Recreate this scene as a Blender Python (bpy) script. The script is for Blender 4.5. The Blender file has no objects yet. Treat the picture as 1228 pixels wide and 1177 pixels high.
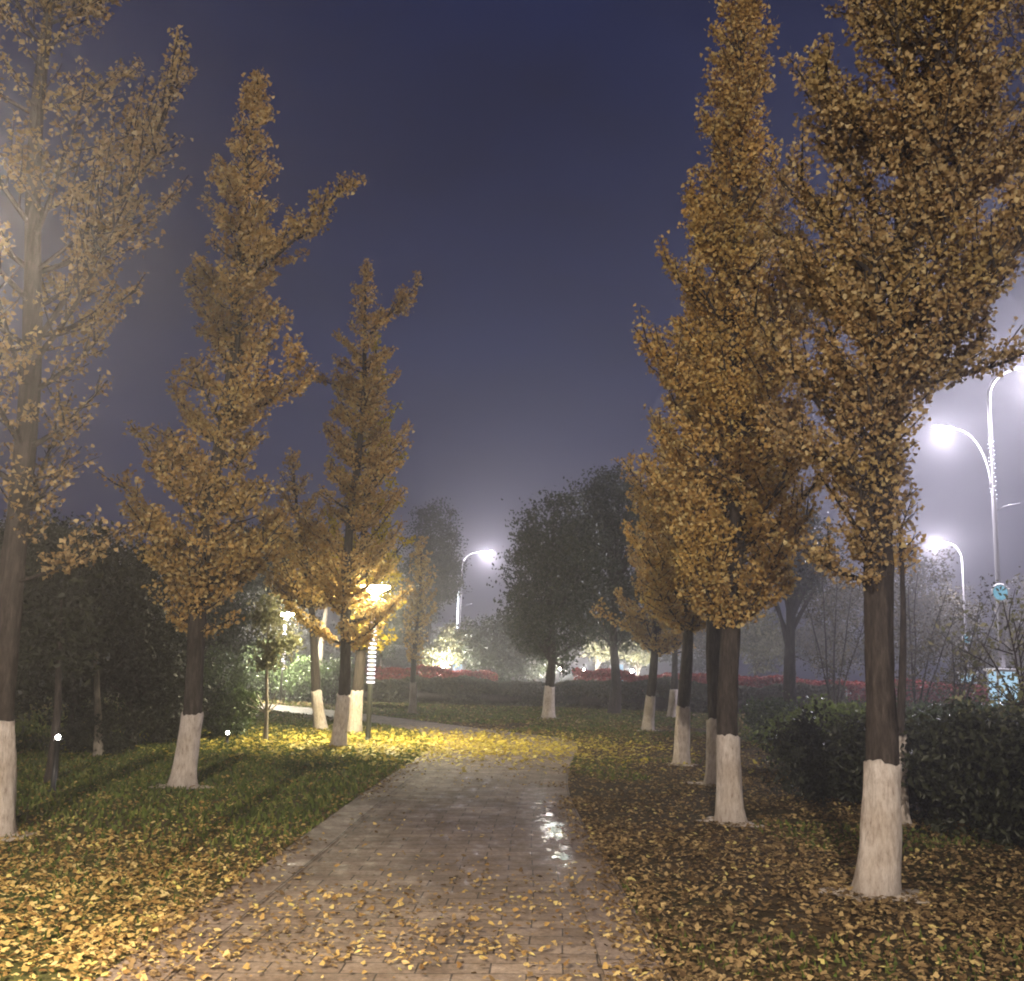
import bpy, math, random
import numpy as np
from mathutils import Matrix, Vector

random.seed(7)
RNG = np.random.default_rng(7)
S = bpy.context.scene
COL = S.collection
R = math.radians

# ------------------------------------------------------------------ camera
F, CX, CY, EYE = 1230.0, 614.0, 588.5, 1.65
PITCH, ROLL = R(9.65), R(1.6)
CAM = Matrix.Rotation(R(90) + PITCH, 3, 'X') @ Matrix.Rotation(ROLL, 3, 'Z')
cd = bpy.data.cameras.new('camera')
cam = bpy.data.objects.new('camera', cd)
COL.objects.link(cam)
cam.matrix_world = Matrix.Translation((0, 0, EYE)) @ CAM.to_4x4()
cd.sensor_width = 36
cd.sensor_fit = 'HORIZONTAL'
cd.lens = 36 * F / 1228
cd.clip_end = 2000
S.camera = cam


def ray(px, py):
    return CAM @ Vector(((px - CX) / F, -(py - CY) / F, -1))


def G(px, py):
    """ground point seen at a place in the photograph"""
    d = ray(px, py)
    t = -EYE / d.z
    return Vector((d.x * t, d.y * t, 0))


def P(px, py, Y):
    d = ray(px, py)
    t = Y / d.y
    return Vector((d.x * t, Y, EYE + d.z * t))


# ------------------------------------------------------------------ materials
def mat(name):
    m = bpy.data.materials.new(name)
    m.use_nodes = True
    nt = m.node_tree
    nt.nodes.clear()
    out = nt.nodes.new('ShaderNodeOutputMaterial')
    return m, nt, out


def N(nt, t, **kw):
    n = nt.nodes.new('ShaderNode' + t)
    for k, v in kw.items():
        if k.startswith('i_'):
            n.inputs[k[2:].replace('_', ' ')].default_value = v
        else:
            setattr(n, k, v)
    return n


def ramp(nt, stops, fac, interp='LINEAR'):
    n = nt.nodes.new('ShaderNodeValToRGB')
    cr = n.color_ramp
    cr.interpolation = interp
    while len(cr.elements) < len(stops):
        cr.elements.new(0.5)
    for e, (p, c) in zip(cr.elements, stops):
        e.position = p
        e.color = c if len(c) == 4 else (*c, 1)
    nt.links.new(fac, n.inputs[0])
    return n.outputs[0]


def mixc(nt, a, b, fac, mode='MIX'):
    n = nt.nodes.new('ShaderNodeMix')
    n.data_type = 'RGBA'
    n.blend_type = mode
    for sock, v in ((n.inputs[0], fac), (n.inputs[6], a), (n.inputs[7], b)):
        if hasattr(v, 'is_output'):
            nt.links.new(v, sock)
        else:
            sock.default_value = v if not isinstance(v, tuple) else ((*v, 1) if len(v) == 3 else v)
    return n.outputs[2]


def noise(nt, scale, detail=4, rough=.6, vec=None, dist=0):
    n = N(nt, 'TexNoise')
    n.inputs['Scale'].default_value = scale
    n.inputs['Detail'].default_value = detail
    n.inputs['Roughness'].default_value = rough
    n.inputs['Distortion'].default_value = dist
    if vec is not None:
        nt.links.new(vec, n.inputs['Vector'])
    return n.outputs[0]


def principled(nt, out, color, rough=.8, bump=None, bstr=.3, bdist=.02, spec=.5, metal=0):
    b = N(nt, 'BsdfPrincipled')
    b.inputs['Specular IOR Level'].default_value = spec
    b.inputs['Metallic'].default_value = metal
    for k, v in (('Base Color', color), ('Roughness', rough)):
        if hasattr(v, 'is_output'):
            nt.links.new(v, b.inputs[k])
        else:
            b.inputs[k].default_value = (*v, 1) if isinstance(v, tuple) else v
    if bump is not None:
        bn = N(nt, 'Bump')
        bn.inputs['Strength'].default_value = bstr
        bn.inputs['Distance'].default_value = bdist
        nt.links.new(bump, bn.inputs['Height'])
        nt.links.new(bn.outputs[0], b.inputs['Normal'])
    nt.links.new(b.outputs[0], out.inputs['Surface'])
    return b


def objco(nt):
    return N(nt, 'TexCoord').outputs['Object']


def mapping(nt, vec, scale):
    n = N(nt, 'Mapping')
    n.inputs['Scale'].default_value = scale
    nt.links.new(vec, n.inputs['Vector'])
    return n.outputs[0]


def leaf_mat(name, stops, trans=.45, rough=.5, spec=.3, tcol=None):
    m, nt, out = mat(name)
    geo = N(nt, 'NewGeometry')
    col = ramp(nt, stops, geo.outputs['Random Per Island'])
    oc = noise(nt, 1.1, 3, .6, objco(nt))
    if 'ginkgo' in name:
        gv = noise(nt, .9, 3, .6, mapping(nt, objco(nt), (1, 1, .8)))
        col = mixc(nt, col, (.46, .40, .10), ramp(nt, [(.5, (0, 0, 0)), (.7, (.28, .28, .28))], gv))
    k = ramp(nt, [(.3, (.72, .72, .72)), (.7, (1.15, 1.12, 1.0))], oc)
    col = mixc(nt, col, k, 1.0, 'MULTIPLY')
    b = principled(nt, out, col, rough, spec=spec)
    t = N(nt, 'BsdfTranslucent')
    nt.links.new(col, t.inputs['Color'])
    mx = N(nt, 'MixShader')
    mx.inputs[0].default_value = trans
    nt.links.new(b.outputs[0], mx.inputs[1])
    nt.links.new(t.outputs[0], mx.inputs[2])
    nt.links.new(mx.outputs[0], out.inputs['Surface'])
    return m


M = {}
M['ginkgo'] = leaf_mat('ginkgo_leaf', [(0, (.36, .22, .075)), (.35, (.51, .325, .115)), (.7, (.60, .42, .17)), (1, (.66, .54, .27))], .5, .55)
M['ginkgo_green'] = leaf_mat('ginkgo_leaf_fresh', [(0, (.36, .25, .02)), (.5, (.55, .42, .03)), (1, (.62, .50, .06))], .5, .55)
M['dull'] = leaf_mat('muted_ginkgo_leaf', [(0, (.26, .165, .075)), (.4, (.38, .26, .125)), (.75, (.46, .335, .175)), (1, (.54, .44, .26))], .5, .6)  # ginkgo leaf copy, colour muted to offset the light of nearby lamps
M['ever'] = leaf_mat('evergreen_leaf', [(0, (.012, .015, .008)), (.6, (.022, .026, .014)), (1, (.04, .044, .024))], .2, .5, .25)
M['camphor'] = leaf_mat('camphor_leaf', [(0, (.025, .034, .016)), (.6, (.045, .06, .028)), (1, (.08, .09, .045))], .3, .4, .5)
M['shrub'] = leaf_mat('shrub_leaf', [(0, (.035, .052, .02)), (.6, (.07, .11, .04)), (1, (.12, .17, .065))], .25, .32, .5)
M['lime'] = leaf_mat('lamplit_shrub_leaf', [(0, (.08, .11, .03)), (.6, (.16, .22, .06)), (1, (.26, .32, .11))], .4, .4, .4)  # brighter copy of the shrub leaf, street lamp light put into its colour
M['hedge'] = leaf_mat('hedge_leaf', [(0, (.04, .042, .02)), (.6, (.075, .07, .04)), (1, (.11, .10, .055))], .2, .5, .3)
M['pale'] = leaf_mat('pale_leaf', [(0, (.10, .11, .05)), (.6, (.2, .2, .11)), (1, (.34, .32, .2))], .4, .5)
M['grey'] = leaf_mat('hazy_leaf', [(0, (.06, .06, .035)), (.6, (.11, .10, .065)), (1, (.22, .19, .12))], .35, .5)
M['red'] = leaf_mat('red_bract', [(0, (.16, .02, .02)), (.5, (.32, .055, .055)), (.85, (.46, .12, .11)), (1, (.1, .1, .03))], .35, .5)
M['fallen'] = leaf_mat('fallen_leaf', [(0, (.16, .09, .035)), (.3, (.33, .21, .075)), (.7, (.47, .345, .13)), (.93, (.58, .46, .22)), (1, (.62, .55, .16))], .25, .75, .12)
M['yellow'] = leaf_mat('lamplit_fallen_leaf', [(0, (.30, .22, .05)), (.4, (.5, .40, .07)), (1, (.62, .54, .12))], .3, .55)  # yellow fallen leaves with the path lamp's light put into the colour
M['dry'] = leaf_mat('dry_leaf', [(0, (.07, .044, .024)), (.4, (.165, .11, .056)), (.75, (.28, .195, .10)), (.95, (.42, .31, .155)), (1, (.52, .45, .17))], .2, .85, .08)
M['grass'] = leaf_mat('grass_blade', [(0, (.045, .065, .014)), (.6, (.10, .14, .03)), (1, (.2, .2, .06))], .35, .6, .2)

m, nt, out = mat('bark')
v = mapping(nt, objco(nt), (9, 9, 1.6))
n1 = noise(nt, 3.0, 9, .75, v)
col = ramp(nt, [(.3, (.014, .011, .0095)), (.5, (.045, .036, .032)), (.72, (.10, .082, .072))], n1)
principled(nt, out, col, .9, n1, 1.0, .04, .15)
M['bark'] = m
m, nt, out = mat('pale_bark')
n1 = noise(nt, 2.2, 8, .7, mapping(nt, objco(nt), (9, 9, 1.6)))
principled(nt, out, ramp(nt, [(.3, (.12, .10, .08)), (.7, (.34, .3, .25))], n1), .9, n1, .8, .02, .15)
M['pale_bark'] = m
m, nt, out = mat('whitewash')
oc = objco(nt)
n1 = noise(nt, 3.0, 8, .72, mapping(nt, oc, (10, 10, 3)))
n2 = noise(nt, 2.5, 4, .6, oc)
sep = N(nt, 'SeparateXYZ')
nt.links.new(oc, sep.inputs[0])
c0 = ramp(nt, [(.30, (.20, .15, .125)), (.40, (.52, .445, .40)), (.55, (.70, .63, .585)), (.75, (.80, .745, .70))], n1)
c1 = ramp(nt, [(.35, (.78, .74, .69)), (.62, (1, 1, 1))], n2)
c = mixc(nt, c0, c1, 1.0, 'MULTIPLY')
ad = N(nt, 'MapRange')
ad.inputs[1].default_value = 0.0
ad.inputs[2].default_value = .22
ad.inputs[3].default_value = .75
ad.inputs[4].default_value = 0
nt.links.new(sep.outputs[2], ad.inputs[0])
mu = N(nt, 'Math', operation='MULTIPLY')
nt.links.new(ad.outputs[0], mu.inputs[0])
nt.links.new(n1, mu.inputs[1])
c = mixc(nt, c, (.13, .09, .06), mu.outputs[0])
n9 = noise(nt, 4.0, 9, .75, mapping(nt, oc, (14, 14, 2.2)))
principled(nt, out, c, .9, n9, 1.0, .05, .2)
M['white'] = m

m, nt, out = mat('lime_splash')
n1 = noise(nt, 9, 6, .7, objco(nt))
b = principled(nt, out, ramp(nt, [(.36, (.10, .07, .045)), (.55, (.50, .43, .36))], n1), .95, n1, .5)
M['splash'] = m

m, nt, out = mat('soil')
oc = objco(nt)
n1 = noise(nt, .35, 5, .6, oc)
n2 = noise(nt, 30, 5, .7, oc)
n3 = noise(nt, 3.0, 5, .65, oc)
c = ramp(nt, [(.4, (.06, .042, .024)), (.6, (.035, .045, .014))], n1)
c2 = ramp(nt, [(.3, (.03, .02, .012)), (.6, (.085, .06, .036)), (.75, (.15, .10, .06))], n2)
c = mixc(nt, c, c2, .55)
c = mixc(nt, c, ramp(nt, [(.3, (.55, .55, .55)), (.7, (1.3, 1.25, 1.15))], n3), 1.0, 'MULTIPLY')
principled(nt, out, c, .95, n2, .8, .03, .06)
M['soil'] = m

m, nt, out = mat('lawn_turf')
oc = objco(nt)
n1 = noise(nt, .5, 5, .6, oc)
n2 = noise(nt, 26, 5, .7, oc)
c = ramp(nt, [(.35, (.075, .055, .025)), (.55, (.065, .065, .02)), (.7, (.06, .085, .02))], n1)
c = mixc(nt, c, ramp(nt, [(.3, (.5, .5, .5)), (.7, (1.4, 1.35, 1.2))], n2), 1.0, 'MULTIPLY')
principled(nt, out, c, .95, n2, .9, .03, .2)
M['turf'] = m


def paver(name, bw, bh, cols, offset=.5):
    m, nt, out = mat(name)
    uv = N(nt, 'TexCoord').outputs['UV']
    br = N(nt, 'TexBrick')
    br.offset = offset
    br.inputs['Color1'].default_value = (*cols[0], 1)
    br.inputs['Color2'].default_value = (*cols[1], 1)
    br.inputs['Mortar'].default_value = (.045, .036, .029, 1)
    br.inputs['Scale'].default_value = 1
    br.inputs['Mortar Size'].default_value = .006
    br.inputs['Mortar Smooth'].default_value = .3
    br.inputs['Bias'].default_value = -.1
    br.inputs['Brick Width'].default_value = bw
    br.inputs['Row Height'].default_value = bh
    nt.links.new(uv, br.inputs['Vector'])
    oc = objco(nt)
    n1 = noise(nt, 40, 5, .7, oc)
    n2 = noise(nt, 1.3, 5, .65, oc)
    n3 = noise(nt, 5.0, 5, .7, oc)
    c = mixc(nt, br.outputs[0], ramp(nt, [(.3, (.6, .6, .6)), (.7, (1.25, 1.22, 1.2))], n1), 1.0, 'MULTIPLY')
    c = mixc(nt, c, ramp(nt, [(.35, (.62, .58, .55)), (.65, (1.15, 1.15, 1.15))], n2), 1.0, 'MULTIPLY')
    c = mixc(nt, c, ramp(nt, [(.4, (.8, .76, .72)), (.6, (1.05, 1.05, 1.05))], n3), 1.0, 'MULTIPLY')
    wet = noise(nt, 4.5, 6, .7, mapping(nt, oc, (1.5, .8, 1)))
    # a shallow rill of water along the right third of the path
    a, b_ = G(648, 955), G(690, 1068)
    sp_ = N(nt, 'SeparateXYZ')
    nt.links.new(oc, sp_.inputs[0])
    def mth(op, p, q):
        n_ = N(nt, 'Math', operation=op)
        for k_, v_ in enumerate((p, q)):
            if hasattr(v_, 'is_output'):
                nt.links.new(v_, n_.inputs[k_])
            else:
                n_.inputs[k_].default_value = v_
        return n_.outputs[0]
    sl = (b_.x - a.x) / (b_.y - a.y)
    ddx = mth('ABSOLUTE', mth('SUBTRACT', sp_.outputs[0], mth('ADD', mth('MULTIPLY', mth('SUBTRACT', sp_.outputs[1], a.y), sl), a.x)), 0)
    ddy = mth('ABSOLUTE', mth('SUBTRACT', sp_.outputs[1], (a.y + b_.y) / 2), 0)
    msk = mth('MULTIPLY', mth('SUBTRACT', 1.0, mth('DIVIDE', ddx, .30)), mth('SUBTRACT', 1.0, mth('DIVIDE', ddy, abs(a.y - b_.y) * .85)))
    msk = mth('MULTIPLY', mth('MAXIMUM', msk, 0.0), mth('LESS_THAN', ddx, .30))
    wv = mth('SUBTRACT', wet, mth('MULTIPLY', msk, .31))
    rg = ramp(nt, [(.27, (.235, .235, .235)), (.36, (.5, .5, .5)), (.5, (.7, .7, .7)), (.7, (.85, .85, .85))], wv)
    hm = N(nt, 'Math', operation='MULTIPLY')
    hm.inputs[1].default_value = .4
    nt.links.new(n1, hm.inputs[0])
    hs = N(nt, 'Math', operation='SUBTRACT')
    nt.links.new(hm.outputs[0], hs.inputs[0])
    nt.links.new(br.outputs[1], hs.inputs[1])
    principled(nt, out, c, rg, hs.outputs[0], .5, .008, .25)
    bs_ = out.inputs['Surface'].links[0].from_node
    nt.links.new(mth('MINIMUM', mth('ADD', mth('MULTIPLY', msk, 1.2), .22), .8), bs_.inputs['Specular IOR Level'])
    return m


M['paver'] = paver('path_paver', .4, .2, ((.225, .18, .142), (.165, .13, .10)))
M['edging'] = paver('edging_paver', .62, .34, ((.235, .19, .158), (.175, .14, .116)), 0.0)

m, nt, out = mat('asphalt')
n1 = noise(nt, 60, 4, .7, objco(nt))
principled(nt, out, ramp(nt, [(.3, (.03, .03, .032)), (.7, (.07, .07, .072))], n1), .8, n1, .4, .01)
M['asphalt'] = m


def simple(name, c, rough=.5, metal=0, spec=.5):
    m, nt, out = mat(name)
    n1 = noise(nt, 14, 4, .6, objco(nt))
    principled(nt, out, mixc(nt, tuple(x * .8 for x in c), c, n1), rough, n1, .08, .01, spec, metal)
    return m


def emit(name, c, s, sample=False):
    m, nt, out = mat(name)
    e = N(nt, 'Emission')
    e.inputs[0].default_value = (*c, 1)
    e.inputs[1].default_value = s
    nt.links.new(e.outputs[0], out.inputs['Surface'])
    m.cycles.emission_sampling = 'AUTO' if sample else 'NONE'
    return m


M['pole'] = simple('grey_pole_paint', (.30, .29, .30), .45, .3)
M['dark_pole'] = simple('green_grey_pole_paint', (.075, .08, .06), .5, .2)
M['black'] = simple('black_plastic', (.02, .02, .022), .5)
M['whitepaint'] = simple('white_paint', (.75, .75, .74), .35)
M['teal'] = simple('teal_paint', (.10, .35, .36), .35)
M['iron'] = simple('dark_ironwork', (.03, .035, .04), .5, .5)
M['led'] = emit('white_led', (1, .90, .94), 2.6)
M['ledcool'] = emit('cool_led', (.9, .93, 1), 5)
M['blueglow'] = emit('blue_panel_light', (.50, .78, 1.0), .85)
M['tealglow'] = emit('teal_ornament_light', (.22, .62, .82), .6)
M['head'] = emit('lamp_glass', (1, .97, 1), 60)

# power settings of the lamps
PW_PATH = 1400.0


def path_light_mat(name, c, power, area):
    return emit(name, c, power / (math.pi * area), True)


# ------------------------------------------------------------------ mesh helpers
class MB:
    def __init__(s):
        s.v, s.f, s.n, s.uv = [], [], 0, []

    def add(s, verts, faces):
        verts = np.asarray(verts, dtype=np.float32).reshape(-1, 3)
        s.v.append(verts)
        s.f.append(np.asarray(faces, dtype=np.int32) + s.n)
        s.n += len(verts)

    def tube(s, pts, rad, k=8, caps=True, squash=None):
        pts = np.asarray(pts, dtype=np.float64)
        n = len(pts)
        rad = np.broadcast_to(np.asarray(rad, dtype=np.float64), (n,))
        d = np.gradient(pts, axis=0)
        d /= np.linalg.norm(d, axis=1, keepdims=True) + 1e-12
        u = np.array([1.0, 0, 0]) if abs(d[0][0]) < .8 else np.array([0, 1.0, 0])
        V = []
        a = np.arange(k) * 2 * math.pi / k
        for i in range(n):
            u = u - d[i] * np.dot(u, d[i])
            u /= np.linalg.norm(u)
            w = np.cross(d[i], u)
            V.append(pts[i] + rad[i] * (np.cos(a)[:, None] * u + np.sin(a)[:, None] * w))
        V = np.concatenate(V)
        i, j = np.meshgrid(np.arange(n - 1), np.arange(k), indexing='ij')
        j2 = (j + 1) % k
        q = np.stack([i * k + j, i * k + j2, (i + 1) * k + j2, (i + 1) * k + j], -1).reshape(-1, 4)
        base = s.n
        s.add(V, q)
        if caps:
            for r0, sg in ((0, -1), (n - 1, 1)):
                c = pts[r0]
                idx = [base + r0 * k + x for x in range(k)]
                s.v.append(np.array([c], dtype=np.float32))
                ci = s.n
                s.n += 1
                for x in range(k):
                    a_, b_ = idx[x], idx[(x + 1) % k]
                    s.f.append(np.array([[a_, b_, ci]] if sg > 0 else [[b_, a_, ci]], dtype=np.int32))

    def lathe(s, prof, c=(0, 0, 0), k=24):
        """prof: (r, z) list"""
        a = np.arange(k) * 2 * math.pi / k
        V = np.array([[c[0] + r * math.cos(t), c[1] + r * math.sin(t), c[2] + z] for r, z in prof for t in a])
        n = len(prof)
        i, j = np.meshgrid(np.arange(n - 1), np.arange(k), indexing='ij')
        j2 = (j + 1) % k
        s.add(V, np.stack([i * k + j, i * k + j2, (i + 1) * k + j2, (i + 1) * k + j], -1).reshape(-1, 4))

    def box(s, c, h, rz=0, bev=0.0):
        cx, cy, cz = c
        hx, hy, hz = h
        b = min(bev, hx * .45, hy * .45, hz * .45)
        ring = []
        prof = [(hx - b, hy - b)] * 1
        levels = [(-hz, b), (-hz + b, 0), (hz - b, 0), (hz, b)] if b > 0 else [(-hz, 0), (hz, 0)]
        V = []
        for z, ins in levels:
            x, y = hx - ins, hy - ins
            bb = b * .8 if b > 0 else 0
            if b > 0:
                loop = [(-x + bb, -y), (x - bb, -y), (x, -y + bb), (x, y - bb), (x - bb, y), (-x + bb, y), (-x, y - bb), (-x, -y + bb)]
            else:
                loop = [(-x, -y), (x, -y), (x, y), (-x, y)]
            for px, py in loop:
                V.append((cx + px * math.cos(rz) - py * math.sin(rz), cy + px * math.sin(rz) + py * math.cos(rz), cz + z))
        k = 8 if b > 0 else 4
        n = len(levels)
        base = s.n
        q = [[i * k + j, i * k + (j + 1) % k, (i + 1) * k + (j + 1) % k, (i + 1) * k + j] for i in range(n - 1) for j in range(k)]
        s.add(V, q)
        s.f.append(np.array([[base + x for x in range(k)][::-1]], dtype=np.int32))
        s.f.append(np.array([[base + (n - 1) * k + x for x in range(k)]], dtype=np.int32))

    def leaves(s, p, d, side, L, W, a=0.0, curl=0.0):
        """one small fan or lance shaped face for every point"""
        p, d, side = (np.asarray(x, dtype=np.float64) for x in (p, d, side))
        L = np.asarray(L).reshape(-1, 1) * np.ones((len(p), 1))
        W = np.asarray(W).reshape(-1, 1) * np.ones((len(p), 1))
        nrm = np.cross(d, side)
        c = curl * L * RNG.normal(0, 1, (len(p), 1))
        v0 = p + d * a
        v1 = p + d * (a + L * s.fan) + side * W * .5 + nrm * c
        v2 = p + d * (a + L)
        v3 = p + d * (a + L * s.fan) - side * W * .5 + nrm * c
        V = np.stack([v0, v1, v2, v3], 1).reshape(-1, 3)
        s.add(V, np.arange(len(V)).reshape(-1, 4))
    fan = .78

    def build(s, name, material, parent=None, smooth=True):
        me = bpy.data.meshes.new(name)
        if s.n:
            V = np.concatenate(s.v)
            me.vertices.add(len(V))
            me.vertices.foreach_set('co', V.ravel())
            loops = np.concatenate([f.ravel() for f in s.f]).astype(np.int32)
            tot = np.concatenate([np.full(len(f), f.shape[1], dtype=np.int32) for f in s.f])
            st = np.concatenate([[0], np.cumsum(tot)[:-1]]).astype(np.int32)
            me.loops.add(len(loops))
            me.loops.foreach_set('vertex_index', loops)
            me.polygons.add(len(tot))
            me.polygons.foreach_set('loop_start', st)
            me.polygons.foreach_set('loop_total', tot)
            me.polygons.foreach_set('use_smooth', np.full(len(tot), smooth, dtype=bool))
            me.update(calc_edges=True)
            me.validate()
        me.materials.append(material)
        o = bpy.data.objects.new(name, me)
        COL.objects.link(o)
        if parent is not None:
            o.parent = parent
        return o


def tag(o, label=None, cat=None, group=None, kind=None):
    for k, v in (('label', label), ('category', cat), ('group', group), ('kind', kind)):
        if v:
            o[k] = v
    return o


def empty(name, loc, label, cat, group=None, rz=0):
    o = bpy.data.objects.new(name, None)
    o.empty_display_size = .2
    COL.objects.link(o)
    o.location = loc
    o.rotation_euler = (0, 0, rz)
    return tag(o, label, cat, group)


def copy_tree(o, parent=None):
    c = o.copy()
    COL.objects.link(c)
    c.parent = parent
    for ch in list(o.children):
        copy_tree(ch, c)
    return c


def unit(v):
    return v / (np.linalg.norm(v, axis=-1, keepdims=True) + 1e-9)


def rand_dirs(n, up=0.0):
    v = RNG.normal(0, 1, (n, 3))
    v[:, 2] += up
    return unit(v)


def perp(d):
    r = rand_dirs(len(d))
    return unit(np.cross(d, r))


# ------------------------------------------------------------------ ground, path
gm = MB()
gm.add([(-220, -40, 0), (220, -40, 0), (220, 260, 0), (-220, 260, 0)], [[0, 1, 2, 3]])
tag(gm.build('ground', M['soil']), kind='structure')

LE = [(-60, 1330), (30, 1245), (115, 1177), (250, 1085), (330, 1030), (390, 985), (435, 953), (472, 928), (503, 910), (521, 897), (520, 887), (503, 880), (470, 872), (420, 864.5), (370, 858), (300, 850), (215, 842), (130, 836)]
RE = [(890, 1330), (838, 1245), (805, 1177), (762, 1095), (722, 1025), (697, 985), (683, 957), (680, 935), (686, 914), (694, 899), (690, 889), (660, 884), (600, 878), (540, 870), (470, 861), (390, 851.5), (270, 840), (170, 832)]


def smooth_poly(pts, n):
    p = np.array([G(*q)[:2] for q in pts])
    for _ in range(3):
        q = np.empty((len(p) * 2 - 2, 2))
        q[0::2] = p[:-1] * .75 + p[1:] * .25
        q[1::2] = p[:-1] * .25 + p[1:] * .75
        p = np.concatenate([p[:1], q, p[-1:]])
    t = np.linspace(0, 1, n)
    tt = np.linspace(0, 1, len(p))
    return np.stack([np.interp(t, tt, p[:, 0]), np.interp(t, tt, p[:, 1])], 1)


NL = 140
PL, PR = smooth_poly(LE, NL), smooth_poly(RE, NL)
# carry on behind the camera
PL[0] += (PL[0] - PL[8]) * 4
PR[0] += (PR[0] - PR[8]) * 4


def strip(name, A, B, z, material, crossn=6, uvswap=False):
    mb = MB()
    n = len(A)
    cen = (A + B) / 2
    s = np.concatenate([[0], np.cumsum(np.linalg.norm(np.diff(cen, axis=0), axis=1))])
    V, UV = [], []
    for i in range(n):
        w = np.linalg.norm(B[i] - A[i])
        for j in range(crossn + 1):
            t = j / crossn
            q = A[i] * (1 - t) + B[i] * t
            V.append((q[0], q[1], z))
            UV.append((s[i], t * w) if uvswap else (t * w, s[i]))
    k = crossn + 1
    F_ = [[i * k + j, i * k + j + 1, (i + 1) * k + j + 1, (i + 1) * k + j] for i in range(n - 1) for j in range(crossn)]
    mb.add(V, F_)
    o = mb.build(name, material)
    uvl = o.data.uv_layers.new(name='UVMap')
    li = np.zeros(len(o.data.loops), dtype=np.int32)
    o.data.loops.foreach_get('vertex_index', li)
    uvl.data.foreach_set('uv', np.array(UV, dtype=np.float32)[li].ravel())
    return o


tag(strip('path', PL, PR, .012, M['paver'], 8), kind='structure')
dirv = unit(PR - PL)
tag(strip('path_edging', PR - dirv * .36, PR, .018, M['edging'], 1, True), kind='structure')
tag(strip('path_edging', PL, PL + dirv * .36, .018, M['edging'], 1, True), kind='structure')

# lawn on the left of the path
LW = np.array([G(*q)[:2] for q in [(-420, 1330), (-420, 1060), (-300, 960), (-150, 915), (0, 895), (120, 880), (200, 868), (260, 856)]])
tl = np.linspace(0, 1, NL)
LWs = np.stack([np.interp(tl, np.linspace(0, 1, len(LW)), LW[:, 0]), np.interp(tl, np.linspace(0, 1, len(LW)), LW[:, 1])], 1)
LWs[0] += np.array([0, -8])
kk = int(NL * .62)
PLl = PL[:kk]
tag(strip('lawn', LWs[np.linspace(0, NL - 1, kk).astype(int)], PLl, .006, M['turf'], 10), kind='structure')
rd = MB()
rd.add([(-200, 58, .008), (200, 72, .008), (200, 88, .008), (-200, 74, .008)], [[0, 1, 2, 3]])
tag(rd.build('road', M['asphalt']), kind='structure')


# inside tests for scattering
def in_poly(x, y, poly):
    inside = np.zeros(len(x), dtype=bool)
    j = len(poly) - 1
    for i in range(len(poly)):
        xi, yi = poly[i]
        xj, yj = poly[j]
        c = ((yi > y) != (yj > y)) & (x < (xj - xi) * (y - yi) / (yj - yi + 1e-12) + xi)
        inside ^= c
        j = i
    return inside


PATHPOLY = np.concatenate([PL, PR[::-1]])


def left_of_path(x, y):
    o = np.argsort(PL[:70, 1])
    return x < np.interp(y, PL[:70, 1][o], PL[:70, 0][o])


def vnoise(x, y, sc, seed):
    r = np.random.default_rng(seed)
    g = r.random((64, 64))
    fx, fy = (x / sc) % 63, (y / sc) % 63
    ix, iy = fx.astype(int), fy.astype(int)
    tx, ty = fx - ix, fy - iy
    tx, ty = tx * tx * (3 - 2 * tx), ty * ty * (3 - 2 * ty)
    return (g[ix, iy] * (1 - tx) * (1 - ty) + g[ix + 1, iy] * tx * (1 - ty) + g[ix, iy + 1] * (1 - tx) * ty + g[ix + 1, iy + 1] * tx * ty)


def frustum_pts(n, y0, y1, pad=.6, power=1.0):
    y = y0 + (y1 - y0) * RNG.random(n) ** power
    x = (RNG.random(n) * 2 - 1) * (y * .52 + pad)
    return x, y


def ground_leaves(name, material, x, y, size, label_kind='stuff', zmax=.03, z0=.02):
    n = len(x)
    mb = MB()
    az = RNG.random(n) * 2 * math.pi
    d = np.stack([np.cos(az), np.sin(az), RNG.normal(0, .35, n)], 1)
    d = unit(d)
    sd = np.stack([-np.sin(az), np.cos(az), RNG.normal(0, .38, n)], 1)
    sd = unit(sd)
    L = size * RNG.uniform(.5, 1.35, n)
    z = z0 + zmax * RNG.random(n) ** 2
    mb.fan = .82
    c = np.stack([x, y, z], 1)
    # fan leaf of five corners with a raised middle and a stalk
    V = np.stack([c - d * L[:, None] * .35,
                  c + d * L[:, None] * .22 + sd * L[:, None] * .62,
                  c + d * L[:, None] * .55 + sd * L[:, None] * .3,
                  c + d * L[:, None] * .40 + np.array([0, 0, .006]),
                  c + d * L[:, None] * .55 - sd * L[:, None] * .3,
                  c + d * L[:, None] * .22 - sd * L[:, None] * .62], 1)
    V[:, :, 2] = np.maximum(V[:, :, 2], z0 * .8 + .001)
    mb.add(V.reshape(-1, 3), np.arange(n * 6).reshape(-1, 6)[:, [0, 1, 2, 3, 4, 5]])
    o = mb.build(name, material, smooth=False)
    return tag(o, kind=label_kind)


# golden litter on the lawn
x, y = frustum_pts(170000, 3.5, 18, 1.5)
lm = left_of_path(x, y) & ~in_poly(x, y, PATHPOLY)
dens = np.clip((10.9 - y) / 2.6, 0.15, 1) * (.5 + .9 * vnoise(x + 50, y, .55, 3) ** 1.4)
keep = lm & (RNG.random(len(x)) < dens * .82)
ground_leaves('fallen_leaves', M['fallen'], x[keep], y[keep], .037)
# brighter leaves, lamplight put into their colour, round the lamp on grass and path
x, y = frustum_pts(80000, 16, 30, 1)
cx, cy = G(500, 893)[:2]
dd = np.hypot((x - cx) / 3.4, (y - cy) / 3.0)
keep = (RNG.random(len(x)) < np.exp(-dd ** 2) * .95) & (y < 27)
ground_leaves('yellow_leaves', M['yellow'], x[keep], y[keep], .075, z0=.03, zmax=.05)
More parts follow.
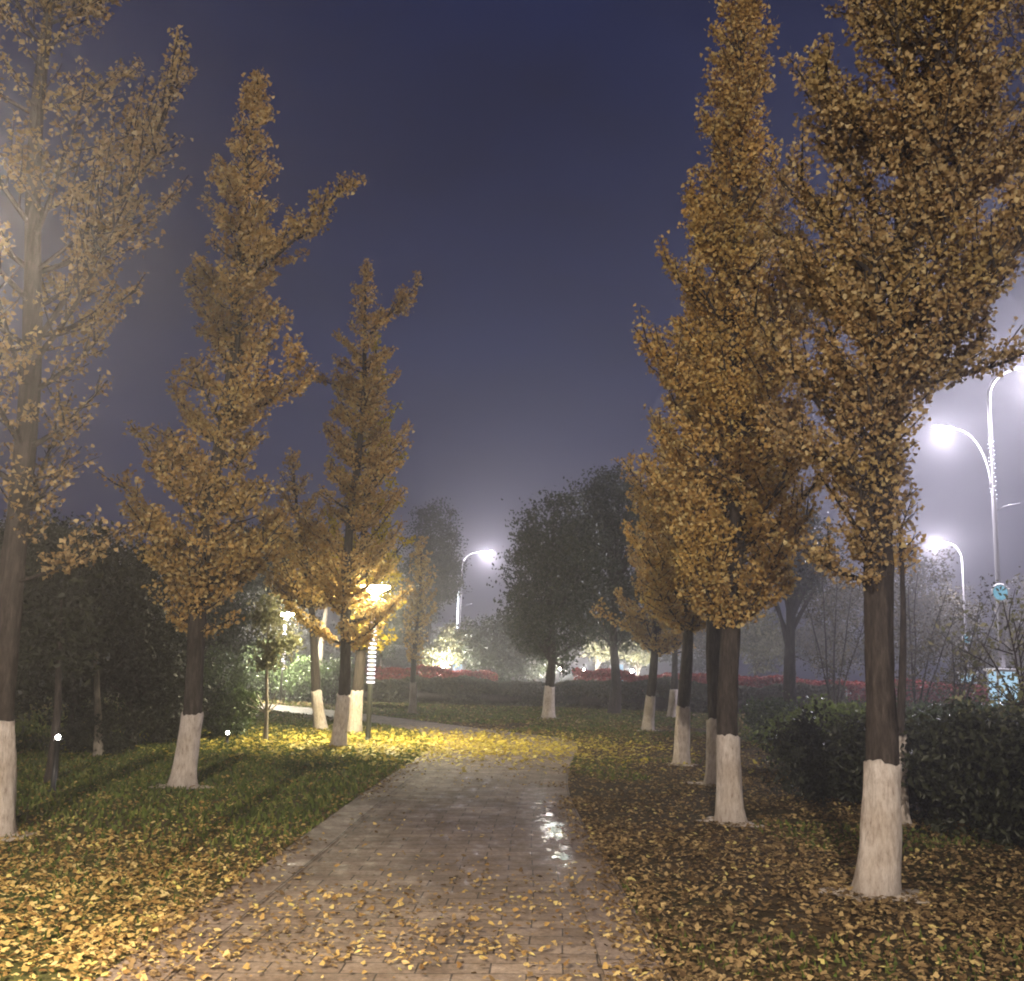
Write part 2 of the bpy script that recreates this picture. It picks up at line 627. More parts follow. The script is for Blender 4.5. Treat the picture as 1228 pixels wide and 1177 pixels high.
# on the path
x, y = frustum_pts(110000, 3.2, 21, 1)
pm = in_poly(x, y, PATHPOLY)
dens = np.clip((10.5 - y) / 4.5, .12, 1) * np.clip((vnoise(x + 20, y, .7, 5) * .6 + vnoise(x + 20, y, .23, 6) * .4 - .36) * 2.6, 0.05, 1)
keep = pm & (RNG.random(len(x)) < dens * .6)
half = RNG.random(keep.sum()) < .5
ground_leaves('path_leaves', M['fallen'], x[keep][half], y[keep][half], .036, z0=.026, zmax=.012)
ground_leaves('browned_path_leaves', M['dry'], x[keep][~half], y[keep][~half], .034, z0=.026, zmax=.012)
# drifts caught along both edges of the path
n = 4200
ii = RNG.integers(0, 62, n)
tt = RNG.random(n)[:, None]
rt = (RNG.random(n) < .6)
E = np.where(rt[:, None], PR[ii] * (1 - tt) + PR[ii + 1] * tt, PL[ii] * (1 - tt) + PL[ii + 1] * tt)
inw = np.where(rt[:, None], -dirv[ii], dirv[ii])
E = E + inw * (RNG.normal(.0, .13, n) + .03)[:, None]
keep = (vnoise(E[:, 0] + 60, E[:, 1] + 5, .9, 31) > .38) & (E[:, 1] > 3)
ground_leaves('drifted_leaves', M['dry'], E[keep][:, 0], E[keep][:, 1], .038, z0=.028, zmax=.02)
# brown litter right of the path
x, y = frustum_pts(310000, 3.2, 27, 1.5, 1.1)
rm = ~left_of_path(x, y) & ~in_poly(x, y, PATHPOLY)
dens = np.clip((19 - y) / 9, .7, 1) * (.42 + .95 * vnoise(x + 80, y, .7, 9) ** 1.3)
keep = rm & (RNG.random(len(x)) < dens * .62)
ground_leaves('dry_leaves', M['dry'], x[keep], y[keep], .040)

x, y = frustum_pts(46000, 24, 42, 2)
keep = ~in_poly(x, y, PATHPOLY) & (RNG.random(len(x)) < .25 + .6 * vnoise(x + 90, y, 1.7, 12))
ground_leaves('far_leaves', M['dry'], x[keep], y[keep], .085)


# grass
def grass(name, x, y, h):
    n = len(x)
    mb = MB()
    az = RNG.random(n) * 6.283
    lean = RNG.normal(0, .35, (n, 2))
    hh = h * RNG.uniform(.5, 1.3, n)
    w = .006 + .0011 * y
    s = np.stack([np.cos(az), np.sin(az), np.zeros(n)], 1) * w[:, None]
    b = np.stack([x, y, np.full(n, .005)], 1)
    tp = b + np.stack([lean[:, 0] * hh, lean[:, 1] * hh, hh], 1)
    V = np.stack([b - s, b + s, tp], 1).reshape(-1, 3)
    mb.add(V, np.arange(n * 3).reshape(-1, 3))
    return tag(mb.build(name, M['grass'], smooth=False), kind='stuff')


x, y = frustum_pts(150000, 4, 31, 1.5, .9)
lm = left_of_path(x, y) & ~in_poly(x, y, PATHPOLY) & (y < 29)
keep = lm & (RNG.random(len(x)) < np.clip((y - 6.5) / 7, .06, 1))
grass('lawn_grass', x[keep], y[keep], .06)
x, y = frustum_pts(60000, 4, 24, 1.5, 1.1)
rm = ~left_of_path(x, y) & ~in_poly(x, y, PATHPOLY)
keep = rm & (vnoise(x, y, 1.6, 21) > .70) & ((y > 8) | (RNG.random(len(x)) < .35))
grass('thin_grass', x[keep], y[keep], .05)
x, y = frustum_pts(60000, 24, 42, 2)
keep = ~in_poly(x, y, PATHPOLY) & ((vnoise(x, y, 2.2, 22) > .45) | (y > 30))
grass('far_grass', x[keep], y[keep], .055)


# ------------------------------------------------------------------ trees
def prof_fn(pts):
    z = np.array([p[0] for p in pts])
    r = np.array([p[1] for p in pts])
    o = np.argsort(z)
    return lambda q: np.interp(q, z[o], r[o])


def trunk_parts(root, top, r1, band, pale=False, seed=1, wob=.05, flare=.22, k=26):
    """trunk tube with a root flare from the base to `top` (local), band height of whitewash"""
    rr = np.random.default_rng(seed)
    band = band * (1 + .05 * math.sin(seed * 2.3))
    H = top[2]
    zs = np.concatenate([[-.08, 0, .04, .09, .16, .28, .45], np.linspace(.6, H, 70)])
    ph = rr.random(2) * 6

    def axis(z):
        t = z / H
        return np.array([top[0] * t + wob * math.sin(z * 1.1 + ph[0]) * min(1, z), top[1] * t + wob * math.sin(z * .9 + ph[1]) * min(1, z), z])

    def rad(z):
        t = min(1, max(0, z / H))
        return r1 * ((1 - t) ** .8 * .96 + .06) * (1 + flare * math.exp(-max(z, 0) / .13) + .14 * math.exp(-max(z, 0) / .6))
    pts = [axis(z) for z in zs]
    mb = MB()
    mb.tube(pts, [rad(z) for z in zs], k)
    # ridged bark
    V = np.concatenate(mb.v).astype(np.float64)
    zc_ = np.clip(V[:, 2], 0, H)
    ax = np.array([axis(z) for z in zc_])
    dv = V - ax
    dv[:, 2] = 0
    an = np.arctan2(dv[:, 1], dv[:, 0])
    rg_ = .055 * np.sin(an * 7 + 1.6 * np.sin(zc_ * 1.7 + ph[0])) + .04 * np.sin(an * 11 + 2.2 * np.sin(zc_ * 3.1 + ph[1])) + .05 * np.sin(zc_ * 2.3 + an * 2 + ph[0]) + .03 * rr.normal(0, 1, len(V))
    V += dv * ((rg_ - .03) * np.clip((V[:, 2] - (band or -.5) - .02) / .25, 0, 1))[:, None]
    mb.v = [V.astype(np.float32)]
    tr = mb.build('trunk', M['pale_bark' if pale else 'bark'], root)
    if band:
        zb = np.linspace(-.02, band, 16)
        zb = np.sort(np.concatenate([zb, [.04, .09, .02]]))
        mb = MB()
        mb.tube([axis(z) for z in zb], [rad(z) + .012 for z in zb], 28)
        V = np.concatenate(mb.v)
        # ragged upper rim and knobbly surface
        ang = np.arctan2(V[:, 1], V[:, 0])
        lump = .010 * np.sin(ang * 3 + V[:, 2] * 5 + ph[0]) + .006 * np.sin(ang * 7 + V[:, 2] * 9 + ph[1]) + .02 * np.exp(-V[:, 2] / .1) * np.sin(ang * 5 + ph[0])
        ax = np.array([axis(max(0, z)) for z in V[:, 2]])
        dv = V - ax
        dv[:, 2] = 0
        V = V + unit(dv) * np.maximum(lump, -.006)[:, None]
        topm = V[:, 2] > band - .03
        V[topm, 2] += .014 * np.sin(ang[topm] * 2 + ph[1]) + .008 * np.sin(ang[topm] * 5 + ph[0]) + .009 * np.sin(ang[topm] * 11 + ph[1] * 3) + .007 * rr.normal(0, 1, topm.sum())
        mb.v = [V.astype(np.float32)]
        mb.build('whitewash_band', M['white'], tr)
        # lime spilt on the soil round the foot
        mb = MB()
        k2 = 26
        a = np.arange(k2) * 6.2832 / k2
        ro = rad(0) * (1.85 + .45 * np.sin(a * 2 + ph[0]) + .35 * np.sin(a * 5 + ph[1]) + .15 * rr.random(k2))
        ri = np.full(k2, rad(0) * .8)
        V = np.concatenate([np.stack([np.cos(a) * ri, np.sin(a) * ri, np.full(k2, .036)], 1), np.stack([np.cos(a) * ro, np.sin(a) * ro, np.full(k2, .017)], 1)])
        mb.add(V, [[j, (j + 1) % k2, k2 + (j + 1) % k2, k2 + j][::-1] for j in range(k2)])
        mb.build('lime_splash', M['splash'], root)
    return axis, rad


def ginkgo(label, base, top, prof, crown_base, r1=.125, nbr=60, leaf=.06, per=4, spur=.05, seed=1, extras=(), band=.96, group='ginkgo trees lining the path', material='ginkgo', mixg=0.0, wob=.05, asc=(.75, 1.35), bare=.15, fluff=.035, thin_right=None, rr_=(.72, 1.12)):
    """prof: (y pixel, half width in pixels) of the crown; crown_base: y pixel"""
    global RNG
    keepR = RNG
    RNG = np.random.default_rng(seed * 13 + 5)
    b = G(*base)
    Y = b.y
    tp = P(top[0], top[1], Y) - b
    sc = Y / F
    H = tp.z
    zof = lambda py: (P(top[0], py, Y) - b).z
    pf = prof_fn([(zof(py), hw * sc) for py, hw in prof])
    zc = zof(crown_base)
    root = empty('ginkgo_tree', b, label, 'tree', group)
    axis, rad = trunk_parts(root, np.array(tp), r1, band, seed=seed, wob=wob)
    br = MB()
    lp, ld = [], []

    def grow(p0, p1, r0, sag, twigs=True, lat=None):
        n = 9
        t = np.linspace(0, 1, n)
        v = p1 - p0
        L = np.linalg.norm(v)
        pts = p0 + v * t[:, None]
        pts[:, 2] += -sag * L * np.sin(t * math.pi) * .5
        jit = np.cumsum(RNG.normal(0, .02 * L / 2, (n, 3)), 0)
        pts += jit * t[:, None]
        br.tube(pts, r0 * (1 - t * .85) + .003, 5, False)
        # leaf spurs along it
        m = max(2, int(L * (1 - bare) / spur))
        tt = bare + (1 - bare) * (np.arange(m) + RNG.random(m)) / m
        idx = np.clip(tt * (n - 1), 0, n - 1.001)
        i0 = idx.astype(int)
        fr = (idx - i0)[:, None]
        pp = pts[i0] * (1 - fr) + pts[i0 + 1] * fr
        lp.append(np.repeat(pp, per, 0))
        if twigs:
            kt = max(3, int(L / .15))
            for q in range(kt):
                s_ = .22 + .76 * (q + RNG.random()) / kt
                ii = min(n - 2, int(s_ * (n - 1)))
                d0 = unit(pts[ii + 1] - pts[ii])
                sd = unit(np.cross(d0, [0, 0, 1.0])) * (1 if (q % 2) else -1)
                dirn = unit(d0 * .55 + sd * RNG.uniform(.4, 1.0) + np.array([0, 0, RNG.uniform(-.1, .7)]))
                l2 = L * RNG.uniform(.16, .42) * (1.15 - s_ * .6) + .10
                grow(pts[ii], pts[ii] + dirn * l2, r0 * .35, .1, False)

    for i in range(nbr):
        t = (i + RNG.random()) / nbr
        zt = zc + (H - zc) * t ** .92
        az = i * 2.39996 + RNG.normal(0, .35)
        r = pf(zt) * RNG.uniform(*rr_)
        rise = r * RNG.uniform(*asc)
        zs_ = max(zc * .93, zt - rise)
        if thin_right and zt >= zof(thin_right) and math.cos(az) > -.25:
            zs_ = max(zs_, zof(thin_right + 45))
        if thin_right and zt < zof(thin_right) and math.cos(az) > -.25:
            r *= .22
        ce = axis(min(zt, H))
        p0 = axis(zs_)
        p1 = np.array([ce[0] + math.cos(az) * r, ce[1] + math.sin(az) * r, max(zt, zs_ + .15 * r)])
        grow(p0, p1, min(.03, .35 * rad(zs_)), .18)
    # leader twig at the top
    grow(axis(H * .93), axis(H) + np.array([0, 0, .1]), .012, 0, False)
    for (s0, s1, dy, thick) in extras:
        p0 = np.array(P(s0[0], s0[1], Y) - b)
        z0 = p0[2]
        p0 = axis(z0)
        p1 = np.array(P(s1[0], s1[1], Y + dy) - b)
        grow(p0, p1, thick, .12)
    br.build('limbs', M['bark'], root)
    pp = np.concatenate(lp)
    ph_ = RNG.random(6) * 6.28
    q = (np.sin(pp[:, 0] * 7 + pp[:, 2] * 3 + ph_[0]) + np.sin(pp[:, 1] * 8 - pp[:, 2] * 4 + ph_[1]) + np.sin(pp[:, 2] * 9 + pp[:, 0] * 3 + ph_[2])) / 3
    pp = pp[RNG.random(len(pp)) < np.clip(.82 + .8 * q, .2, 1)]
    n = len(pp)
    d = rand_dirs(n, -.1)
    lf = MB()
    L = leaf * RNG.uniform(.6, 1.2, n)
    lf.leaves(pp + RNG.normal(0, fluff, (n, 3)), d, perp(d), L, L * 1.3, .016, .12)
    lf.build('crown', M[material], root, False)
    RNG = keepR
    return root


# ---- the ginkgos beside the path
ginkgo('tall ginkgo at the far left edge, washed out by lamp glow', (-6, 1003), (78, -260),
       [(640, 30), (560, 90), (450, 130), (300, 150), (150, 185), (0, 150), (-150, 90), (-260, 12)], 640, .13, 38, .042, 8, .055, 1, material='dull',
       extras=[((20, 700), (150, 628), -.4, .016), ((40, 420), (240, 60), .3, .03), ((50, 330), (205, 170), -.5, .02)], bare=.3)
ginkgo('leaning ginkgo on the left lawn with a gap halfway up its crown', (218, 945), (312, 92),
       [(740, 45), (700, 75), (640, 100), (600, 105), (530, 95), (490, 72), (440, 82), (408, 36), (370, 72), (300, 72), (250, 60), (200, 42), (165, 28), (120, 22), (92, 4)],
       745, .125, 104, .048, 9, .038, 2, asc=(.45, .85), rr_=(.5, 1.2), extras=[((287, 340), (411, 215), -.3, .03), ((293, 320), (355, 265), .2, .02), ((270, 480), (372, 430), -.4, .022), ((255, 560), (160, 520), -.4, .02)])
ginkgo('ginkgo in front of the striped path lamp, its top forked to the right', (405, 897), (443, 318),
       [(760, 38), (720, 70), (660, 72), (600, 66), (540, 58), (480, 50), (430, 42), (400, 32), (365, 20), (318, 3)],
       765, .12, 82, .054, 8, .044, 3, asc=(.45, .9), rr_=(.5, 1.25), extras=[((437, 405), (505, 330), -.2, .028), ((432, 470), (368, 448), -.3, .022), ((410, 720), (360, 640), -.5, .02)])
ginkgo('ginkgo with the brightly lit cream trunk beside the striped path lamp', (425, 880), (452, 400),
       [(770, 34), (740, 48), (700, 52), (650, 55), (550, 45), (450, 25), (400, 4)], 772, .13, 46, .075, 5, .06, 4, material='ginkgo_green')
ginkgo('ginkgo behind the lamp-lit pair, its low crown leaning to the left', (385, 876), (352, 545),
       [(712, 36), (680, 62), (630, 58), (590, 32), (545, 4)], 718, .12, 40, .075, 5, .07, 5)
ginkgo('small slim ginkgo standing alone before the dark hedge, left of the far street lamp', (495, 857), (505, 645),
       [(795, 6), (760, 18), (710, 21), (670, 14), (645, 3)], 790, .10, 40, .085, 5, .08, 6)
ginkgo('tallest and densest ginkgo right of the path, a spire running out of the top', (876, 988), (888, -70),
       [(730, 25), (690, 72), (640, 92), (600, 98), (540, 102), (480, 106), (420, 100), (360, 86), (300, 72), (240, 60), (180, 46), (120, 42), (60, 40), (0, 32), (-70, 4)],
       735, .12, 155, .045, 9, .031, 7, asc=(.6, 1.1), rr_=(.6, 1.22), extras=[((880, 520), (765, 400), -.4, .022), ((876, 640), (770, 560), .3, .02)])
ginkgo('ginkgo half hidden just behind the tallest one, its white band touching it', (858, 942), (872, 110),
       [(720, 25), (680, 60), (560, 82), (400, 66), (250, 36), (110, 4)], 725, .13, 64, .052, 9, .045, 8,
       extras=[((862, 620), (975, 470), .3, .03), ((864, 500), (965, 330), .5, .03), ((866, 400), (950, 200), .3, .025), ((860, 690), (965, 590), .2, .025)])
ginkgo('ginkgo right of the path with a bushy limb reaching left over the dark trees', (818, 918), (832, 320),
       [(740, 25), (700, 70), (650, 76), (600, 76), (540, 66), (470, 50), (400, 36), (320, 4)], 745, .115, 72, .056, 8, .045, 9, rr_=(.55, 1.2),
       extras=[((822, 660), (745, 552), -.6, .025), ((822, 700), (748, 640), .3, .02)])
ginkgo('short ginkgo with a low limb stretched left, third white trunk from the path bend', (777, 877), (797, 560),
       [(775, 25), (740, 44), (700, 46), (650, 36), (600, 20), (560, 4)], 778, .13, 40, .08, 5, .07, 10,
       extras=[((777, 765), (715, 730), -.5, .02), ((777, 755), (735, 705), -.2, .02)])
ginkgo('farthest ginkgo right of the path, white trunk against the dark hedge', (805, 861), (818, 610),
       [(775, 22), (740, 36), (690, 36), (640, 20), (610, 4)], 778, .13, 30, .085, 5, .09, 11)
ginkgo('nearest ginkgo, thick white foot at the lower right, crown lost in glare', (1050, 1075), (1098, -380),
       [(690, 35), (640, 52), (560, 62), (500, 85), (430, 140), (330, 180), (200, 190), (100, 185), (0, 170), (-150, 120), (-380, 8)],
       690, .128, 125, .038, 9, .032, 12, thin_right=415, material='dull', rr_=(.5, 1.2), extras=[((1068, 540), (925, 400), .5, .03), ((1064, 660), (985, 560), .4, .026), ((1070, 440), (960, 290), -.3, .03), ((1064, 640), (1000, 520), -.5, .024), ((1060, 680), (1010, 600), .3, .02), ((1066, 580), (950, 520), -.2, .026), ((1062, 700), (958, 650), -.3, .026), ((1066, 600), (906, 482), .4, .03), ((1075, 330), (985, 90), .5, .03), ((1080, 300), (1200, 130), -.4, .025)], bare=.22)
ginkgo('ginkgo at the far right whose crown enters the top right corner', (1370, 1000), (1392, -380),
       [(560, 60), (420, 110), (300, 150), (150, 190), (40, 215), (-100, 170), (-380, 8)], 600, .125, 70, .045, 6, .045, 13, material='dull')
ginkgo('slender young ginkgo right behind the nearest one, its thin white band showing beside it', (1084, 990), (1070, 520),
       [(680, 10), (640, 22), (580, 24), (520, 4)], 680, .055, 24, .058, 4, .06, 14)


def scatter_crown(name, material, blobs, n, L, W, root, seed, up=.15, shell=.55, fan=.5, clumps=None, csize=.35):
    """leaves gathered in clumps through a set of ellipsoids (cx,cy,cz,rx,ry,rz)"""
    r = np.random.default_rng(seed)
    vol = np.array([b[3] * b[4] * b[5] for b in blobs]) ** .67
    vol /= vol.sum()
    nc = clumps or max(12, n // 90)
    k = r.choice(len(blobs), nc, p=vol)
    B = np.array(blobs)[k]
    d = unit(r.normal(0, 1, (nc, 3)))
    rad = (shell + (1 - shell) * r.random(nc)) * (1 + r.normal(0, .10, nc))
    cc = B[:, :3] + d * B[:, 3:] * rad[:, None]
    cc[:, 2] = np.maximum(cc[:, 2], .12)
    who = r.integers(0, nc, n)
    cs = csize * r.uniform(.5, 1.3, nc)[who]
    off = r.normal(0, 1, (n, 3)) * cs[:, None] * np.array([.55, .55, .34])
    p = cc[who] + off
    p[:, 2] = np.maximum(p[:, 2], .03)
    dd = unit(r.normal(0, 1, (n, 3)) + np.array([0, 0, up]))
    ss = unit(np.cross(dd, unit(r.normal(0, 1, (n, 3)))))
    mb = MB()
    mb.fan = fan
    l = L * r.uniform(.6, 1.3, n)
    mb.leaves(p, dd, ss, l, l * W / L, 0, .1)
    o = mb.build(name, M[material], root, False)
    return o, cc


def broadleaf(kind, label, base, H, blobs, n, L, W, material, seed, r1=.16, band=0, group=None, cat='tree', forks=5, bark=False, csize=.4, lean=(0, 0), clumps=None, shell=.5):
    b = Vector(base)
    root = empty(kind, b, label, cat, group)
    o, cc = scatter_crown('crown', material, blobs, n, L, W, root, seed, csize=csize, clumps=clumps, shell=shell)
    tz = max(x[2] for x in blobs)
    trunk_parts(root, np.array([lean[0], lean[1], tz]), r1, band, pale=bark, seed=seed, wob=.06, k=12)
    mb = MB()
    r = np.random.default_rng(seed + 9)
    pick = cc[r.permutation(len(cc))[:forks * 4]]
    for c in pick:
        z0 = max(.3 * tz, min(c[2] - .3, tz * .9) * r.uniform(.5, .9))
        t0 = z0 / tz
        p0 = np.array([lean[0] * t0, lean[1] * t0, z0])
        t = np.linspace(0, 1, 7)[:, None]
        pts = p0 + (c - p0) * t
        pts[:, 2] += .12 * np.linalg.norm(c - p0) * np.sin(t[:, 0] * math.pi) * .6
        mb.tube(pts, np.linspace(r1 * .4, .012, 7), 5, False)
    mb.build('limbs', M['pale_bark' if bark else 'bark'], root)
    return root


def blobset(spec, base, Y):
    """(px, py, half width px, half height px) to local ellipsoids"""
    sc = Y / F
    out = []
    for i, (px, py, hw, hh) in enumerate(spec):
        c = P(px, py, Y) - Vector(base)
        out.append((c.x, c.y + ((i * 37) % 7 - 3) * .15 * hw * sc, c.z, hw * sc, hw * sc * .9, hh * sc))
    return out


def bl(kind, label, bp, Y, spec, n, L, W, material, seed, **kw):
    b = P(bp, 800, Y)
    b.z = 0
    return broadleaf(kind, label, b, 0, blobset(spec, b, Y), n, L, W, material, seed, **kw)


g658 = G(658, 862)
broadleaf('camphor_tree', 'dark round evergreen with a white-banded foot, nearest to the far street lamp', g658, 0,
          blobset([(664, 638, 42, 56), (640, 690, 34, 60), (690, 690, 42, 64), (665, 750, 56, 48), (630, 735, 20, 42)], g658, g658.y), 26000, .13, .07, 'camphor', 31, r1=.17, band=.96, csize=.5)
bl('camphor_tree', 'taller dark evergreen filling the gap up to the orange ginkgos', 737, 38,
   [(735, 612, 46, 46), (757, 660, 50, 60), (710, 680, 46, 62), (742, 730, 60, 46)], 26000, .14, .075, 'camphor', 32, r1=.2, csize=.55)
bl('camphor_tree', 'dark evergreen left of the far street lamp, behind the small slim ginkgo', 512, 57,
   [(520, 645, 30, 42), (510, 700, 34, 48), (536, 690, 18, 42), (490, 745, 26, 36)], 22000, .15, .08, 'camphor', 33, r1=.18, csize=.5)

# background trees behind the left ginkgos
for i, (bp, Y, spec, lab) in enumerate([
        (455, 50, [(455, 690, 30, 50), (450, 750, 36, 40)], 'dim evergreen behind the striped path lamp'),
        (330, 46, [(325, 665, 40, 40), (330, 725, 46, 45)], 'dim evergreen behind and above the bright cone lamp'),
        (262, 30, [(265, 690, 40, 50), (255, 750, 44, 50)], 'dark evergreen between the leaning ginkgo and the cone lamp')]):
    bl('evergreen_tree', lab, bp, Y, spec, 15000, .14, .07, 'camphor', 40 + i, r1=.15, csize=.5, group='dark background evergreens')

# the dark thicket at the left
dark = [(20, 17, [(0, 700, 70, 60), (30, 780, 75, 55)], 'dark evergreen behind the far left trunk'),
        (95, 20, [(80, 680, 50, 45), (110, 740, 60, 60), (85, 810, 60, 40)], 'tallest dark evergreen of the left thicket, glow above it'),
        (165, 19, [(160, 720, 42, 40), (150, 780, 56, 50), (185, 820, 40, 40)], 'dark evergreen just left of the leaning ginkgo trunk'),
        (-60, 15, [(-60, 720, 80, 60), (-40, 800, 90, 60)], 'dark evergreen at the left border, lowest and nearest of the thicket'),
        (120, 26, [(60, 660, 60, 35), (190, 690, 60, 40), (130, 780, 100, 60)], 'wide dark evergreen closing the back of the left thicket')]
for i, (bp, Y, spec, lab) in enumerate(dark):
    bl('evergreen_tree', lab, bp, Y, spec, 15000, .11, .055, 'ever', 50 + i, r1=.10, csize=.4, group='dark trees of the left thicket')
for i, (bx, by, top, lab) in enumerate([((60), 938, (78, 800), 'thin bare trunk beside the small white light in the left thicket'),
                                        (118, 908, (118, 790), 'thin pale stem deep in the left thicket, right of the small light')]):
    b = G(bx, by)
    root = empty('young_tree', b, lab, 'tree', 'thin stems in the left thicket')
    t = P(top[0], 700, b.y) - b
    trunk_parts(root, np.array(t), .07, 0, pale=i == 1, seed=60 + i, k=10)
    scatter_crown('crown', 'ever', [(t.x, t.y, t.z, .9, .9, .8), (t.x, t.y, t.z - .7, .7, .7, .6)], 5000, .10, .05, root, 70 + i)

# shrubs near the cone lamp
def shrub(label, bx, by, hw, h, n, L, W, material, seed, group=None, kind='evergreen_shrub', csize=.22, stems=7):
    b = G(bx, by)
    sc = b.y / F
    w = hw * sc
    root = empty(kind, b, label, 'shrub', group)
    r = np.random.default_rng(seed)
    blobs = [(0, 0, h * .45, w, w, h * .5)]
    for q in range(4):
        a = r.random() * 6.28
        blobs.append((math.cos(a) * w * .5, math.sin(a) * w * .5, h * r.uniform(.4, .75), w * .55, w * .55, h * .32))
    o, cc = scatter_crown('foliage', material, blobs, n, L, W, root, seed, csize=csize, shell=.6)
    mb = MB()
    for c in cc[:stems]:
        t = np.linspace(0, 1, 6)[:, None]
        p0 = np.array([r.normal(0, .05), r.normal(0, .05), 0])
        mb.tube(p0 + (c - p0) * t + np.array([0, 0, .1]) * np.sin(t * 3.14), np.linspace(.014, .005, 6), 5, False)
    mb.build('stems', M['bark'], root)
    return root


shrub('round glossy bush on the grass edge right of the leaning ginkgo', 268, 886, 32, 1.1, 7000, .09, .05, 'shrub', 80)
shrub('taller pale-flecked bush behind the round glossy one', 250, 866, 44, 2.0, 9000, .09, .05, 'shrub', 81, csize=.3)
shrub('low bush at the foot of the leaning ginkgo, in the thicket edge', 190, 892, 40, .9, 5000, .08, .04, 'ever', 82)
shrub('low dark bush at the thicket edge left of the leaning ginkgo', 120, 905, 50, .9, 5000, .08, .04, 'ever', 83)
shrub('bush at the back beyond the side path, right of the cone lamp', 365, 842, 30, 1.6, 7000, .12, .07, 'shrub', 84, csize=.35)
shrub('bush at the back beyond the side path, between cream trunk and cone lamp', 400, 846, 22, 1.7, 6000, .12, .07, 'shrub', 85, csize=.35)
shrub('bush at the back, left of the cone lamp pole', 310, 840, 26, 2.6, 7000, .12, .06, 'shrub', 86, csize=.4)

# young tree with a pale stem on the lawn
b = G(318, 889)
root = empty('young_tree', b, 'young tree with a thin pale stem and lamp-lit leaves on the lawn', 'tree')
tp = P(328, 690, b.y) - b
trunk_parts(root, np.array(tp), .045, 0, pale=True, seed=90, k=10, flare=.2)
bs = blobset([(326, 735, 24, 34), (322, 790, 20, 22), (335, 770, 22, 25)], b, b.y)
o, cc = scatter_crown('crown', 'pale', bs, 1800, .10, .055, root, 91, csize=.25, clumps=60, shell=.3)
mb = MB()
for q, (px, py) in enumerate([(300, 838), (308, 832), (340, 838), (333, 828), (295, 845)]):
    e = np.array(P(px, py, b.y + (q % 3 - 1) * .2) - b)
    t = np.linspace(0, 1, 6)[:, None]
    p0 = np.array([tp.x * .1, 0, .55])
    mb.tube(p0 + (e - p0) * t, np.linspace(.02, .008, 6), 5, False)
mb.build('limbs', M['pale_bark'], root)

# leaning pale trunk far behind the cone lamp
b = G(380, 841)
root = empty('leaning_tree', b, 'tree with a pale leaning trunk and splayed white root, beyond the side path', 'tree')
tp = P(398, 640, b.y) - b
trunk_parts(root, np.array(tp), .16, 1.0, pale=True, seed=95, flare=1.2)
scatter_crown('crown', 'camphor', blobset([(395, 660, 34, 30), (380, 690, 30, 26)], b, b.y), 5000, .13, .07, root, 96, csize=.5)

# ------------------------------------------------------------------ hedges and flowers
def hedge(name, label, A, B, w, h, n, L, W, material, seed, cat='hedge', bump=.08, kind=None, group=None):
    A, B = np.array(A[:2]), np.array(B[:2])
    ln = np.linalg.norm(B - A)
    d = (B - A) / ln
    nr = np.array([-d[1], d[0]])
    r = np.random.default_rng(seed)
    u = r.random(n) * ln
    # mostly on the skin: front, top, back
    q = r.random(n)
    v = np.where(q < .42, -w / 2 + abs(r.normal(0, .06, n)), np.where(q < .85, (r.random(n) - .5) * w, w / 2 - abs(r.normal(0, .06, n))))
    hh = h * (1 + bump * np.sin(u * 1.1 + seed) + bump * .7 * np.sin(u * 2.7 + 1.3 * seed) + bump * .4 * np.sin(u * 6.1))
    z = np.where((q >= .42) & (q < .85), hh - abs(r.normal(0, .06, n)), r.random(n) ** .8 * hh)
    v = v + .06 * np.sin(u * 2.1 + z * 4)
    p = np.stack([d[0] * u + nr[0] * v, d[1] * u + nr[1] * v, np.maximum(z, .02)], 1)
    dd = unit(r.normal(0, 1, (n, 3)) + np.array([0, 0, .4]))
    ss = unit(np.cross(dd, unit(r.normal(0, 1, (n, 3)))))
    l = L * r.uniform(.6, 1.3, n)
    mb = MB()
    mb.fan = .5
    mb.leaves(p, dd, ss, l, l * W / L, 0, .1)
    root = empty(name, (A[0], A[1], 0), label, cat, group)
    mb.build('foliage', M[material], root, False)
    core = MB()
    ang = math.atan2(d[1], d[0])
    k = int(ln / 1.2) + 2
    us = np.linspace(0, ln, k)
    for j in range(6):
        off = (j - 2.5) / 5 * w * .7
        pts = [(d[0] * x_ + nr[0] * off, d[1] * x_ + nr[1] * off, h * .34 + .05 * math.sin(x_ * 3 + j)) for x_ in us]
        core.tube(pts, h * .24, 8, True)
    core.build('inner_twigs', M['bark'], root)
    return root


hedge('clipped_hedge', 'dark clipped hedge along the left half of the far lawn edge', P(250, 800, 43), P(700, 800, 43), 1.3, .95, 48000, .11, .08, 'hedge', 3)
hedge('clipped_hedge', 'dark clipped hedge behind the white trunks at the bend, right half', P(700, 800, 42), P(1010, 800, 40), 1.4, 1.1, 36000, .11, .08, 'hedge', 4)
hedge('flower_bed', 'dim bed of red flowers between the striped path lamp and the far street lamp', P(440, 800, 47), P(596, 800, 47), 2.0, 1.3, 9000, .13, .11, 'red', 5, 'flower bed', .07)
hedge('flower_bed', 'bed of red flowers right of the white-banded round evergreen, behind the bend', P(688, 800, 46), P(850, 800, 46), 2.2, 1.4, 11000, .13, .11, 'red', 7, 'flower bed', .07)
hedge('flower_bed', 'red flowers at the right behind the evergreen shrubs, below the street lamps', P(875, 800, 44), P(1330, 800, 36), 2.0, 1.35, 22000, .12, .10, 'red', 6, 'flower bed', .05)

